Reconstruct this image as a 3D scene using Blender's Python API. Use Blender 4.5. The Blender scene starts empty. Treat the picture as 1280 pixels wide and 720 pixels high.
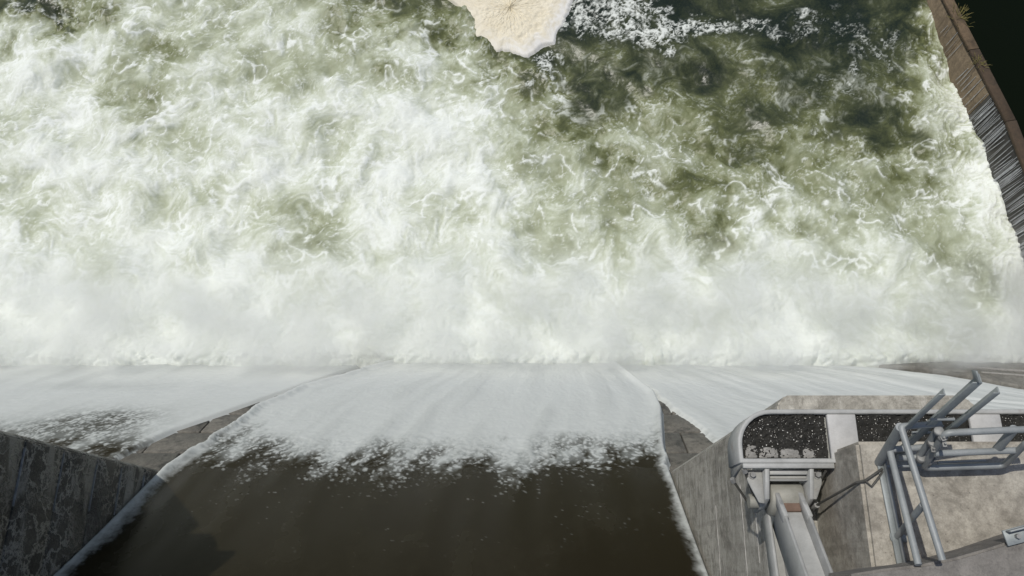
import bpy, math, random
import numpy as np
from mathutils import Vector, Matrix

scene = bpy.context.scene
random.seed(11)
R = math.radians

# ------------------------------------------------------------------ camera
CAM_H = 20.0                      # metres above the tailwater (z = 0)
FOC, PX, PY = 1000.0, 665.0, 360.0  # focal length and principal point, photo pixels (1280 wide)
TILT = math.atan(345 / 1000.0)    # away from straight down, towards downstream (+y)
ST, CT = math.sin(TILT), math.cos(TILT)
cam_data = bpy.data.cameras.new('camera')
cam_data.sensor_width = 36.0
cam_data.lens = 36.0 * FOC / 1280.0
cam_data.shift_x = -(PX - 640.0) / 1280.0
cam_data.clip_end = 3000.0
cam = bpy.data.objects.new('camera', cam_data)
scene.collection.objects.link(cam)
cam.location = (0, 0, CAM_H)
cam.rotation_euler = (TILT, 0, 0)
scene.camera = cam

# ------------------------------------------------------------------ world, sun, exposure
SUN = Vector((-0.30, 0.19, 0.935)).normalized()      # direction towards the sun
world = bpy.data.worlds.new('World')
scene.world = world
world.use_nodes = True
wn = world.node_tree.nodes
sky = wn.new('ShaderNodeTexSky')
sky.sky_type = 'NISHITA'
sky.sun_disc = False
sky.sun_elevation = math.asin(SUN.z)
sky.sun_rotation = math.atan2(SUN.x, SUN.y)
sky.altitude = 200
sky.air_density = 1.0
sky.dust_density = 2.0
world.node_tree.links.new(sky.outputs[0], wn['Background'].inputs[0])
wn['Background'].inputs[1].default_value = 0.08
sun_data = bpy.data.lights.new('sun', 'SUN')
sun_data.energy = 3.0
sun_data.angle = R(0.6)
sun_data.color = (1.0, 0.965, 0.90)
sun = bpy.data.objects.new('sun', sun_data)
scene.collection.objects.link(sun)
sun.location = (-10, 6, 40)
sun.rotation_euler = (-SUN).to_track_quat('-Z', 'Y').to_euler()
scene.view_settings.view_transform = 'Standard'
scene.view_settings.look = 'None'
scene.view_settings.exposure = 0.0
scene.view_settings.gamma = 1.0
scene.view_settings.use_curve_mapping = False
scene.render.engine = 'CYCLES'
scene.cycles.use_denoising = True
scene.cycles.max_bounces = 6
scene.cycles.transparent_max_bounces = 8
scene.cycles.volume_bounces = 4

# ------------------------------------------------------------------ helpers
COL = scene.collection


def at(px, py, z=None, depth=None, x=None):
    """World point seen at a photo pixel, on the level z (or plane x, or at a depth)."""
    a, b = (px - PX) / FOC, (py - PY) / FOC
    d = Vector((a, ST - b * CT, -CT - b * ST))
    if z is not None:
        t = (z - CAM_H) / d.z
    elif x is not None:
        t = x / d.x
    else:
        t = depth
    return Vector((0, 0, CAM_H)) + d * t


def link(name, me, mat=None, parent=None, smooth=False):
    o = bpy.data.objects.new(name, me)
    COL.objects.link(o)
    if mat is not None and not me.materials:
        me.materials.append(mat)
    if parent is not None:
        o.parent = parent
    if smooth:
        me.polygons.foreach_set('use_smooth', [True] * len(me.polygons))
    return o


def tag(o, label=None, cat=None, group=None, kind=None):
    if label:
        o['label'] = label
    if cat:
        o['category'] = cat
    if group:
        o['group'] = group
    if kind:
        o['kind'] = kind
    return o


def empty(name, label, cat, group=None):
    o = bpy.data.objects.new(name, None)
    COL.objects.link(o)
    return tag(o, label, cat, group)


class MB:
    """Collects vertices and faces of one mesh."""
    def __init__(self):
        self.v, self.f = [], []

    def add(self, vs, fs):
        n = len(self.v)
        self.v += [tuple(p) for p in vs]
        self.f += [tuple(i + n for i in f) for f in fs]
        return self

    def hexa(self, p):      # 8 corners: bottom 0-3 ccw, top 4-7 ccw
        return self.add(p, [(3, 2, 1, 0), (4, 5, 6, 7), (0, 1, 5, 4), (1, 2, 6, 5), (2, 3, 7, 6), (3, 0, 4, 7)])

    def box(self, x0, x1, y0, y1, z0, z1):
        return self.hexa([(x0, y0, z0), (x1, y0, z0), (x1, y1, z0), (x0, y1, z0),
                          (x0, y0, z1), (x1, y0, z1), (x1, y1, z1), (x0, y1, z1)])

    def prism(self, poly, z0, z1):
        n = len(poly)
        vs = [(p[0], p[1], z0) for p in poly] + [(p[0], p[1], z1) for p in poly]
        fs = [tuple(range(n - 1, -1, -1)), tuple(range(n, 2 * n))]
        fs += [(i, (i + 1) % n, n + (i + 1) % n, n + i) for i in range(n)]
        return self.add(vs, fs)

    def extrude(self, poly, d):   # 3-D polygon pushed along d
        n = len(poly)
        vs = [Vector(p) for p in poly] + [Vector(p) + Vector(d) for p in poly]
        fs = [tuple(range(n - 1, -1, -1)), tuple(range(n, 2 * n))]
        fs += [(i, (i + 1) % n, n + (i + 1) % n, n + i) for i in range(n)]
        return self.add(vs, fs)

    def bar(self, a, b, w, h, up=(0, 0, 1)):    # rectangular bar from a to b
        a, b = Vector(a), Vector(b)
        t = (b - a).normalized()
        s = t.cross(Vector(up)).normalized()
        u = s.cross(t).normalized()
        s, u = s * w / 2, u * h / 2
        return self.hexa([a - s - u, a + s - u, a + s + u, a - s + u, b - s - u, b + s - u, b + s + u, b - s + u])

    def tube(self, pts, r, n=12, cap=True, bend=0.0):
        pts = [Vector(p) for p in pts]
        if bend > 0 and len(pts) > 2:
            out = [pts[0]]
            for i in range(1, len(pts) - 1):
                p, q, w = pts[i - 1], pts[i], pts[i + 1]
                l = min(bend, (p - q).length * .48, (w - q).length * .48)
                a, b = q + (p - q).normalized() * l, q + (w - q).normalized() * l
                for k in range(6):
                    t = k / 5
                    out.append(a * (1 - t) ** 2 + q * 2 * t * (1 - t) + b * t * t)
            out.append(pts[-1])
            pts = out
        rings, prev = [], None
        for i, p in enumerate(pts):
            t = (pts[min(i + 1, len(pts) - 1)] - pts[max(i - 1, 0)]).normalized()
            if prev is None:
                ref = Vector((0, 0, 1)) if abs(t.z) < .9 else Vector((1, 0, 0))
                s = t.cross(ref).normalized()
            else:
                s = (prev - t * prev.dot(t)).normalized()
            prev = s
            u = t.cross(s)
            rr = r[i] if isinstance(r, (list, tuple)) else r
            rings.append([p + (s * math.cos(2 * math.pi * k / n) + u * math.sin(2 * math.pi * k / n)) * rr for k in range(n)])
        vs = [q for ring in rings for q in ring]
        fs = []
        for i in range(len(rings) - 1):
            for k in range(n):
                k2 = (k + 1) % n
                fs.append((i * n + k, i * n + k2, (i + 1) * n + k2, (i + 1) * n + k))
        if cap:
            fs.append(tuple(range(n - 1, -1, -1)))
            m = (len(rings) - 1) * n
            fs.append(tuple(range(m, m + n)))
        return self.add(vs, fs)

    def build(self, name, mat=None, parent=None, bevel=0.0, seg=2, smooth=None):
        me = bpy.data.meshes.new(name)
        me.from_pydata(self.v, [], self.f)
        import bmesh
        bm = bmesh.new()
        bm.from_mesh(me)
        bmesh.ops.recalc_face_normals(bm, faces=bm.faces)
        if bevel > 0:
            es = [e for e in bm.edges if len(e.link_faces) == 2 and e.calc_face_angle(0) > R(25)]
            bmesh.ops.bevel(bm, geom=es, offset=bevel, segments=seg, affect='EDGES', clamp_overlap=True)
        for f in bm.faces:
            f.smooth = bool(smooth) or bevel > 0
        if smooth or bevel > 0:
            for e in bm.edges:
                if len(e.link_faces) == 2 and e.calc_face_angle(0) > R(50):
                    e.smooth = False
        bm.to_mesh(me)
        bm.free()
        return link(name, me, mat, parent)


# ------------------------------------------------------------------ materials
class NT:
    def __init__(self, name):
        self.m = bpy.data.materials.new(name)
        self.m.use_nodes = True
        self.t = self.m.node_tree
        self.b = self.t.nodes['Principled BSDF']
        tc = self.t.nodes.new('ShaderNodeTexCoord')
        self.co = tc.outputs['Object']

    def L(self, a, b):
        self.t.links.new(a, b)

    def n(self, typ, **kw):
        nd = self.t.nodes.new(typ)
        for k, v in kw.items():
            setattr(nd, k, v)
        return nd

    def scaled(self, sx, sy, sz, rot=(0, 0, 0)):
        m = self.n('ShaderNodeMapping')
        m.inputs['Scale'].default_value = (sx, sy, sz)
        m.inputs['Rotation'].default_value = rot
        self.L(self.co, m.inputs['Vector'])
        return m.outputs[0]

    def noise(self, scale, detail=6, rough=.6, co=None, dist=0.0):
        nd = self.n('ShaderNodeTexNoise')
        nd.inputs['Scale'].default_value = scale
        nd.inputs['Detail'].default_value = detail
        nd.inputs['Roughness'].default_value = rough
        nd.inputs['Distortion'].default_value = dist
        self.L(co or self.co, nd.inputs['Vector'])
        return nd.outputs['Fac']

    def voro(self, scale, feature='F1', co=None, out='Distance'):
        nd = self.n('ShaderNodeTexVoronoi', feature=feature)
        nd.inputs['Scale'].default_value = scale
        self.L(co or self.co, nd.inputs['Vector'])
        return nd.outputs[out]

    def ramp(self, fac, stops):
        nd = self.n('ShaderNodeValToRGB')
        el = nd.color_ramp.elements
        while len(el) < len(stops):
            el.new(.5)
        for e, (p, c) in zip(el, stops):
            e.position = p
            e.color = (c, c, c, 1) if isinstance(c, (int, float)) else (*c, 1)
        self.L(fac, nd.inputs['Fac'])
        return nd.outputs['Color']

    def mix(self, fac, a, b, blend='MIX'):
        nd = self.n('ShaderNodeMix', data_type='RGBA', blend_type=blend)
        for s, v in ((nd.inputs[0], fac), (nd.inputs[6], a), (nd.inputs[7], b)):
            if hasattr(v, 'is_linked'):
                self.L(v, s)
            elif isinstance(v, (int, float)):
                s.default_value = v if s.type == 'VALUE' else (v, v, v, 1)
            else:
                s.default_value = (*v, 1)
        return nd.outputs[2]

    def math(self, op, a, b=0.0, c=None):
        nd = self.n('ShaderNodeMath', operation=op)
        for s, v in zip(nd.inputs, (a, b, c)):
            if v is None:
                continue
            if hasattr(v, 'is_linked'):
                self.L(v, s)
            else:
                s.default_value = v
        return nd.outputs[0]

    def attr(self, name):
        nd = self.n('ShaderNodeAttribute', attribute_name=name)
        return nd.outputs['Fac']

    def set(self, name, v):
        s = self.b.inputs[name]
        if hasattr(v, 'is_linked'):
            self.L(v, s)
        elif isinstance(v, (tuple, list)):
            s.default_value = (*v, 1)
        else:
            s.default_value = v

    def bump(self, h, strength=.4, dist=.02):
        nd = self.n('ShaderNodeBump')
        nd.inputs['Strength'].default_value = strength
        nd.inputs['Distance'].default_value = dist
        self.L(h, nd.inputs['Height'])
        self.L(nd.outputs[0], self.b.inputs['Normal'])


def concrete(name, lo, hi, stain=(.05, .045, .04), stain_amt=.5, streak=None, pits=True, rough=.9, drip=1.0):
    k = NT(name)
    big = k.noise(1.1, 6, .62, dist=.6)
    mid = k.noise(7, 8, .7)
    fine = k.noise(60, 4, .7)
    c = k.mix(k.ramp(big, [(.3, 0), (.7, 1)]), lo, hi)
    c = k.mix(k.math('MULTIPLY', k.ramp(mid, [(.42, 0), (.7, 1)]), .55), c, tuple(min(1, v * 1.35) for v in hi))
    c = k.mix(k.math('MULTIPLY', k.ramp(k.noise(2.3, 9, .72, dist=1.2), [(.5, 0), (.66, 1)]), stain_amt), c, stain)
    dr = k.noise(1.0, 5, .6, co=k.scaled(9, 9, .55))
    c = k.mix(k.math('MULTIPLY', k.ramp(dr, [(.5, 0), (.72, 1)]), .45 * drip), c, stain)
    if streak:
        st = k.noise(1.0, 4, .6, co=k.scaled(10, .6, 10))
        gate = k.ramp(k.noise(1.7, 3, .5), [(.42, 0), (.54, 1)])
        c = k.mix(k.math('MULTIPLY', k.math('MULTIPLY', k.ramp(st, [(.53, 0), (.60, 1)]), gate), .45), c, streak)
    c = k.mix(.35, c, k.mix(fine, (.45, .45, .45), (1.4, 1.4, 1.4)), 'MULTIPLY') if False else c
    c2 = k.mix(k.ramp(fine, [(.3, .0), (.75, 1.0)]), tuple(v * .8 for v in (1, 1, 1)), (1.15, 1.15, 1.15))
    c = k.mix(.8, c, c2, 'MULTIPLY')
    if pits:
        pv = k.voro(13)
        pm = k.ramp(k.math('ADD', pv, k.math('MULTIPLY', mid, .25)), [(.17, 1), (.2, 0)])
        c = k.mix(k.math('MULTIPLY', pm, .55), c, tuple(v * .5 for v in stain))
    k.set('Base Color', c)
    k.set('Roughness', rough)
    gr = k.noise(19, 9, .8, dist=.3)
    c = k.mix(k.math('MULTIPLY', k.ramp(gr, [(.5, 0), (.68, 1)]), .5), c, stain)
    c = k.mix(k.math('MULTIPLY', k.ramp(gr, [(.28, 1), (.42, 0)]), .35), c, tuple(min(1, v * 1.5) for v in hi))
    k.set('Base Color', c)
    k.bump(k.math('ADD', k.math('MULTIPLY', mid, 1.0), k.math('ADD', k.math('MULTIPLY', fine, .35), k.math('MULTIPLY', gr, .6))), .6, .02)
    return k.m


def steel(name, lo, hi, rough=.5, metal=.0, rust=.25, rustc=(.16, .07, .035), bump=.15):
    k = NT(name)
    a = k.noise(5, 6, .65)
    sp = k.noise(70, 3, .6)
    c = k.mix(k.ramp(a, [(.3, 0), (.72, 1)]), lo, hi)
    c = k.mix(.5, c, k.mix(sp, .75, 1.25), 'MULTIPLY')
    r = k.noise(3.2, 9, .75, dist=.5)
    c = k.mix(k.math('MULTIPLY', k.ramp(r, [(.6, 0), (.72, 1)]), rust), c, rustc)
    k.set('Base Color', c)
    k.set('Roughness', k.math('ADD', k.math('MULTIPLY', a, .25), rough - .1))
    k.set('Metallic', metal)
    k.bump(k.noise(40, 4, .6), bump, .004)
    return k.m


M = {}
M['pier'] = concrete('pier_concrete', (.20, .188, .158), (.45, .43, .38), (.10, .092, .075), .7, streak=(.62, .60, .55))
M['block'] = concrete('block_concrete', (.21, .19, .158), (.45, .42, .36), (.12, .108, .088), .55)
M['ledge'] = concrete('ledge_concrete', (.19, .17, .14), (.29, .265, .225), (.08, .075, .06), .5)
M['slab'] = concrete('walkway_concrete', (.15, .14, .125), (.23, .215, .195), (.08, .075, .07), .5)
M['chute'] = concrete('chute_concrete', (.075, .070, .058), (.185, .172, .145), (.025, .025, .022), .9, drip=.6, rough=.6)
M['chute_dark'] = concrete('chute_joint', (.03, .03, .026), (.05, .05, .045), (.02, .02, .02), .5)
M['toe'] = concrete('toe_concrete', (.11, .105, .09), (.20, .19, .165), (.05, .05, .04), .6, rough=.6)
M['pipe'] = steel('galvanised_pipe', (.21, .225, .225), (.315, .33, .33), .5, .1, .2)
M['angle'] = steel('galvanised_angle', (.20, .22, .22), (.31, .335, .335), .55, .25, .2)
M['paint'] = steel('grey_painted_steel', (.28, .283, .272), (.41, .413, .40), .55, .0, .45)
M['paint_dark'] = steel('weathered_grey_steel', (.23, .23, .215), (.36, .36, .34), .6, .0, .5)
M['hub'] = steel('greasy_trunnion_steel', (.20, .195, .165), (.33, .325, .29), .55, .1, .55)
M['rust'] = steel('rusty_steel', (.11, .07, .05), (.22, .15, .115), .85, .0, .7)
M['bolt'] = steel('bolt_steel', (.15, .15, .145), (.36, .36, .35), .6, .25, .3)
M['rod'] = steel('rod_steel', (.07, .068, .06), (.14, .135, .12), .5, .4, .4)
M['plate'] = steel('pale_cover_plate', (.36, .355, .34), (.48, .475, .46), .65, .0, .35, rustc=(.24, .18, .13))


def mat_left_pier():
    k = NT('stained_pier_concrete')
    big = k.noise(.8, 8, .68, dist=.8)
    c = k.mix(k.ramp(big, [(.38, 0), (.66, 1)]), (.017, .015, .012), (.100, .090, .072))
    # pale films of lime: broad smears running down the face and a broken net of splashes
    nz = k.n('ShaderNodeTexNoise')
    nz.inputs['Scale'].default_value = 1.5
    nz.inputs['Detail'].default_value = 7
    nz.inputs['Roughness'].default_value = .65
    k.L(k.co, nz.inputs['Vector'])
    sc = k.n('ShaderNodeVectorMath', operation='SCALE')
    sc.inputs['Scale'].default_value = 1.6
    k.L(nz.outputs['Color'], sc.inputs[0])
    co = k.n('ShaderNodeVectorMath', operation='ADD')
    k.L(k.co, co.inputs[0]); k.L(sc.outputs[0], co.inputs[1])
    edge = k.voro(2.6, 'DISTANCE_TO_EDGE', co=co.outputs[0])
    net = k.ramp(k.math('ADD', edge, k.math('MULTIPLY', k.math('SUBTRACT', k.noise(11, 7, .75), .5), .16)), [(.0, 1), (.12, 0)])
    gate = k.ramp(k.noise(.9, 4, .6), [(.38, .15), (.52, 1)])
    c = k.mix(k.math('MULTIPLY', k.math('MULTIPLY', net, gate), .9), c, (.46, .43, .37))
    e2 = k.voro(6.5, 'DISTANCE_TO_EDGE', co=co.outputs[0])
    n2 = k.ramp(k.math('ADD', e2, k.math('MULTIPLY', k.math('SUBTRACT', k.noise(20, 6, .75), .5), .2)), [(.0, 1), (.09, 0)])
    c = k.mix(k.math('MULTIPLY', k.math('MULTIPLY', n2, k.ramp(k.noise(1.3, 5, .6), [(.5, 0), (.6, 1)])), .6), c, (.36, .335, .29))
    smear = k.ramp(k.noise(1.0, 6, .6, co=k.scaled(1, .55, 1.5, (R(28), 0, 0)), dist=.4), [(.52, 0), (.58, 1)])
    c = k.mix(k.math('MULTIPLY', smear, .75), c, (.34, .32, .28))
    speck = k.ramp(k.noise(26, 6, .75), [(.56, 0), (.66, 1)])
    c = k.mix(k.math('MULTIPLY', speck, .45), c, (.30, .295, .28))
    fine = k.noise(45, 5, .7)
    c = k.mix(.8, c, k.mix(fine, (.6, .6, .6), (1.4, 1.4, 1.4)), 'MULTIPLY')
    k.set('Base Color', c)
    k.set('Roughness', .6)
    k.bump(k.math('ADD', k.noise(5, 9, .75), k.math('MULTIPLY', net, .3)), 1.0, .05)
    return k.m


def mat_water(name, dark, green, milk, white, spec=.5, bump=.15, fine=.35):
    """dark clear water -> green aerated water -> milky -> white foam, from two attributes."""
    k = NT(name)
    mk, fm = k.attr('milk'), k.attr('foam')
    f1 = k.noise(22, 5, .65, dist=.8)
    f2 = k.noise(75, 3, .6)
    mk2 = k.math('ADD', mk, k.math('MULTIPLY', k.math('SUBTRACT', f1, .5), .16))
    c = k.mix(k.ramp(mk2, [(0, 0), (.38, 1)]), dark, green)
    c = k.mix(k.ramp(mk2, [(.30, 0), (1, 1)]), c, milk)
    fd = k.math('ADD', k.math('MULTIPLY', k.math('SUBTRACT', f1, .5), fine * 1.2), k.math('MULTIPLY', k.math('SUBTRACT', f2, .5), fine))
    fm2 = k.math('ADD', fm, k.math('MULTIPLY', fd, k.math('MULTIPLY', fm, k.math('SUBTRACT', 1.25, fm))))
    fr = k.ramp(fm2, [(0, 0), (1, 1)])
    c = k.mix(fr, c, white)
    k.set('Base Color', c)
    k.set('Roughness', k.ramp(k.math('ADD', mk, fm), [(0, .22), (.5, .4), (1, .75)]))
    k.set('Specular IOR Level', spec)
    k.bump(k.math('ADD', f1, k.math('MULTIPLY', f2, .4)), bump, .03)
    return k.m


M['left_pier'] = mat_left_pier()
M['river'] = mat_water('river_water', (.012, .019, .014), (.135, .148, .062), (.435, .47, .345), (.745, .775, .73), spec=.2, bump=.12, fine=.45)
M['sheet'] = mat_water('falling_water', (.0185, .0150, .0080), (.029, .025, .015), (.24, .255, .24), (.52, .54, .52), spec=.06, bump=.02, fine=.12)


def mat_pool():
    k = NT('dark_pool_water')
    k.set('Base Color', (.0035, .0055, .002))
    k.set('Roughness', .2)
    k.set('Specular IOR Level', .08)
    k.bump(k.noise(3, 4, .5), .15, .03)
    return k.m


def mat_moss():
    k = NT('mossy_gravel')
    a = k.noise(9, 8, .75)
    c = k.mix(k.ramp(a, [(.35, 0), (.7, 1)]), (.012, .012, .010), (.05, .048, .042))
    c = k.mix(k.ramp(k.noise(3.5, 6, .7), [(.6, 0), (.72, 1)]), c, (.055, .05, .024))
    k.set('Base Color', c)
    k.set('Roughness', .9)
    k.bump(k.noise(50, 5, .75), .9, .03)
    return k.m


def mat_plain(name, lo, hi, scale=20, rough=.8, bump=.4):
    k = NT(name)
    a = k.noise(scale, 6, .65)
    k.set('Base Color', k.mix(k.ramp(a, [(.3, 0), (.7, 1)]), lo, hi))
    k.set('Roughness', rough)
    k.bump(a, bump, .02)
    return k.m


M['pool'] = mat_pool()
M['moss'] = mat_moss()
M['chip'] = mat_plain('pale_stone_chip', (.45, .44, .40), (.75, .73, .68), 30)
M['mortar'] = mat_plain('pale_mortar', (.17, .165, .15), (.32, .31, .29), 25, .9, .6)
M['grass'] = mat_plain('dry_grass', (.10, .09, .025), (.20, .17, .05), 6)
M['wall_top'] = concrete('brown_wall_concrete', (.035, .024, .014), (.075, .050, .030), (.03, .024, .016), .6)
M['wall_tan'] = concrete('tan_wall_concrete', (.07, .048, .028), (.15, .105, .062), (.03, .024, .016), .5)
M['wall_wet'] = concrete('wet_wall_concrete', (.028, .026, .024), (.05, .046, .042), (.015, .015, .014), .5, rough=.35)
M['wall_dry'] = concrete('ochre_wall_concrete', (.12, .09, .056), (.24, .185, .12), (.06, .046, .03), .4)
M['trickle'] = mat_plain('white_trickle', (.35, .35, .37), (.65, .66, .68), 12, .4, .2)


def mat_scum():
    k = NT('cream_foam_scum')
    a = k.noise(2.2, 8, .7, dist=.4)
    c = k.mix(k.ramp(a, [(.3, 0), (.72, 1)]), (.62, .56, .42), (.72, .67, .54))
    c = k.mix(k.attr('foam'), c, (.80, .79, .76))
    c = k.mix(k.ramp(k.noise(38, 5, .75), [(.26, 1), (.38, 0)]), c, (.55, .48, .35))
    k.set('Base Color', c)
    k.set('Roughness', .9)
    k.bump(k.noise(40, 6, .75), .18, .012)
    return k.m


M['scum'] = mat_scum()
M['lime'] = mat_plain('pale_lime', (.22, .215, .20), (.50, .49, .46), 9, .8, .4)


# ------------------------------------------------------------------ noise fields (numpy)
def spec(shape, dx, lam, bw=.5, ani=1.0, beta=None, seed=0):
    """Band-limited (bw) or power-law (beta) random field, unit variance; ani > 1 stretches along the last axis."""
    r = np.random.default_rng(seed)
    n = r.standard_normal(shape).astype(np.float32)
    fy = np.fft.fftfreq(shape[0], dx)[:, None]
    fx = np.fft.rfftfreq(shape[1], dx)[None, :] * ani
    k = np.sqrt(fx * fx + fy * fy) + 1e-6
    if beta is None:
        g = np.exp(-(np.log(k * lam) / bw) ** 2)
    else:
        g = np.where(k < 1 / lam, (k * lam) ** 2, (k * lam) ** (-beta))
    o = np.fft.irfft2(np.fft.rfft2(n) * g, s=shape)
    o -= o.mean()
    o /= o.std() + 1e-9
    return o.astype(np.float32)


def samp(a, iy, ix):
    h, w = a.shape
    iy = np.clip(iy, 0, h - 1.001)
    ix = np.clip(ix, 0, w - 1.001)
    y0 = iy.astype(np.int32)
    x0 = ix.astype(np.int32)
    fy, fx = iy - y0, ix - x0
    f = a.ravel()
    i = y0 * w + x0
    return (f[i] * (1 - fx) + f[i + 1] * fx) * (1 - fy) + (f[i + w] * (1 - fx) + f[i + w + 1] * fx) * fy


def sst(a, b, x):
    t = np.clip((x - a) / (b - a), 0, 1)
    return t * t * (3 - 2 * t)


def rank(a):
    q = np.quantile(a[::5, ::5], np.linspace(0, 1, 101))
    return np.interp(a, q, np.linspace(0, 1, 101)).astype(np.float32)


def grid_mesh(name, P, attrs, mat, parent=None):
    """P: (ny, nx, 3) vertex grid -> one smooth quad mesh with float point attributes."""
    ny, nx = P.shape[:2]
    me = bpy.data.meshes.new(name)
    i = (np.arange(ny - 1)[:, None] * nx + np.arange(nx - 1)[None, :]).ravel()
    q = np.stack([i, i + 1, i + nx + 1, i + nx], 1).astype(np.int32)
    me.vertices.add(ny * nx)
    me.vertices.foreach_set('co', P.reshape(-1).astype(np.float32))
    me.loops.add(q.size)
    me.loops.foreach_set('vertex_index', q.ravel())
    me.polygons.add(len(q))
    me.polygons.foreach_set('loop_start', np.arange(0, q.size, 4, dtype=np.int32))
    me.polygons.foreach_set('use_smooth', np.ones(len(q), dtype=bool))
    for k, a in attrs.items():
        at_ = me.attributes.new(k, 'FLOAT', 'POINT')
        at_.data.foreach_set('value', a.reshape(-1).astype(np.float32))
    me.update(calc_edges=True)
    me.validate()
    return link(name, me, mat, parent)


def project(x, y, z):
    zz = z - CAM_H
    d = ST * y - CT * zz
    u = CT * y + ST * zz
    return PX + FOC * x / d, PY - FOC * u / d


# ------------------------------------------------------------------ spillway profile
THC = math.radians(55.6)
TDIR = (math.cos(THC), -math.sin(THC))     # (y, z) down the chute
NDIR = (math.sin(THC), math.cos(THC))      # (y, z) out of the chute
NOSE_Y, NOSE_Z = 1.62, 4.70                # foot of the pier noses on the water surface
SB, SC_ = -4.6, -10.5                      # straight above SB, level at SC_


def profile(s, n=0.0):
    """Point (y, z) at distance s down the face from the pier noses, n metres above it (arrays)."""
    s = np.asarray(s, dtype=np.float64)
    th = THC * np.clip((s - SC_) / (SB - SC_), 0, 1)
    # closed forms for the curved part
    y0, z0 = NOSE_Y + SB * TDIR[0], NOSE_Z + SB * TDIR[1]
    Rr = (SB - SC_) / THC
    yc = y0 - Rr * (math.sin(THC) - np.sin(th))
    zc = z0 + Rr * (np.cos(th) - math.cos(THC))
    y = np.where(s > SB, NOSE_Y + s * TDIR[0], yc + np.minimum(s - SC_, 0))
    z = np.where(s > SB, NOSE_Z + s * TDIR[1], zc)
    return y + n * np.sin(th), z + n * np.cos(th)


def s_at(py):      # distance down the chute seen at photo row py
    d = (py - PY) / FOC
    k = (ST - d * CT) / (CT + d * ST)      # y = k (H - z)
    return (k * (CAM_H - NOSE_Z) - NOSE_Y) / (TDIR[0] + k * TDIR[1])


def chute_pt(px, py, n=0.0):
    s = s_at(py)
    y, z = profile(s, 0)
    d = ST * y + CT * (CAM_H - z)
    return (px - PX) / FOC * d, s


XL, XR = -6.90, 2.60          # faces of the two piers on the middle bay
PT = 2.15                     # pier thickness

# ------------------------------------------------------------------ the concrete chute and its slabs
chute = empty('spillway_chute', 'dark stained concrete spillway face of jointed slabs showing between the water sheets', 'spillway')
ss = np.concatenate([np.linspace(-18, -4.6, 20), np.linspace(-4, 8, 8)])
yy, zz = profile(ss, -.30)
xs_ = np.array([-24., 16.])
P = np.zeros((len(ss), 2, 3))
P[..., 0] = xs_[None]; P[..., 1] = yy[:, None]; P[..., 2] = zz[:, None]
o = grid_mesh('face', P[:, ::-1], {}, M['chute_dark'], chute)
# slabs where the photo shows the bare face: left wedge, right wedge, right-hand foot
def slab_mesh(w, l, seed):
    rr = random.Random(seed)
    m = MB()
    j = [rr.uniform(-.01, .01) for _ in range(4)]
    m.hexa([(-w / 2, -l / 2, -.14), (w / 2, -l / 2, -.14), (w / 2, l / 2, -.14), (-w / 2, l / 2, -.14),
            (-w / 2, -l / 2, j[0]), (w / 2, -l / 2, j[1]), (w / 2, l / 2, j[2]), (-w / 2, l / 2, j[3])])
    return m
SW, SL = 1.55, .92
slab_protos = []
for q in range(4):
    ob = slab_mesh(SW - .03, SL - .035, q).build('slab', M['chute'], chute, bevel=.012, seg=1)
    slab_protos.append(ob)
used = 0
rotx = Matrix.Rotation(-THC, 4, 'X')
for r_ in range(-1, 7):
    for c_ in range(-7, 9):
        s = .46 + SL * r_
        x = c_ * SW + (SW / 2 if r_ % 2 else 0)
        if not (-10.5 < x < -2.5 or 1.2 < x < 13.8):
            continue
        if used < 4:
            ob = slab_protos[used]
        else:
            ob = slab_protos[random.randrange(4)].copy()
            COL.objects.link(ob)
            ob.parent = chute
        used += 1
        y, z = profile(s, -.055)
        ob.matrix_local = Matrix.Translation((x, float(y), float(z))) @ rotx


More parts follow.
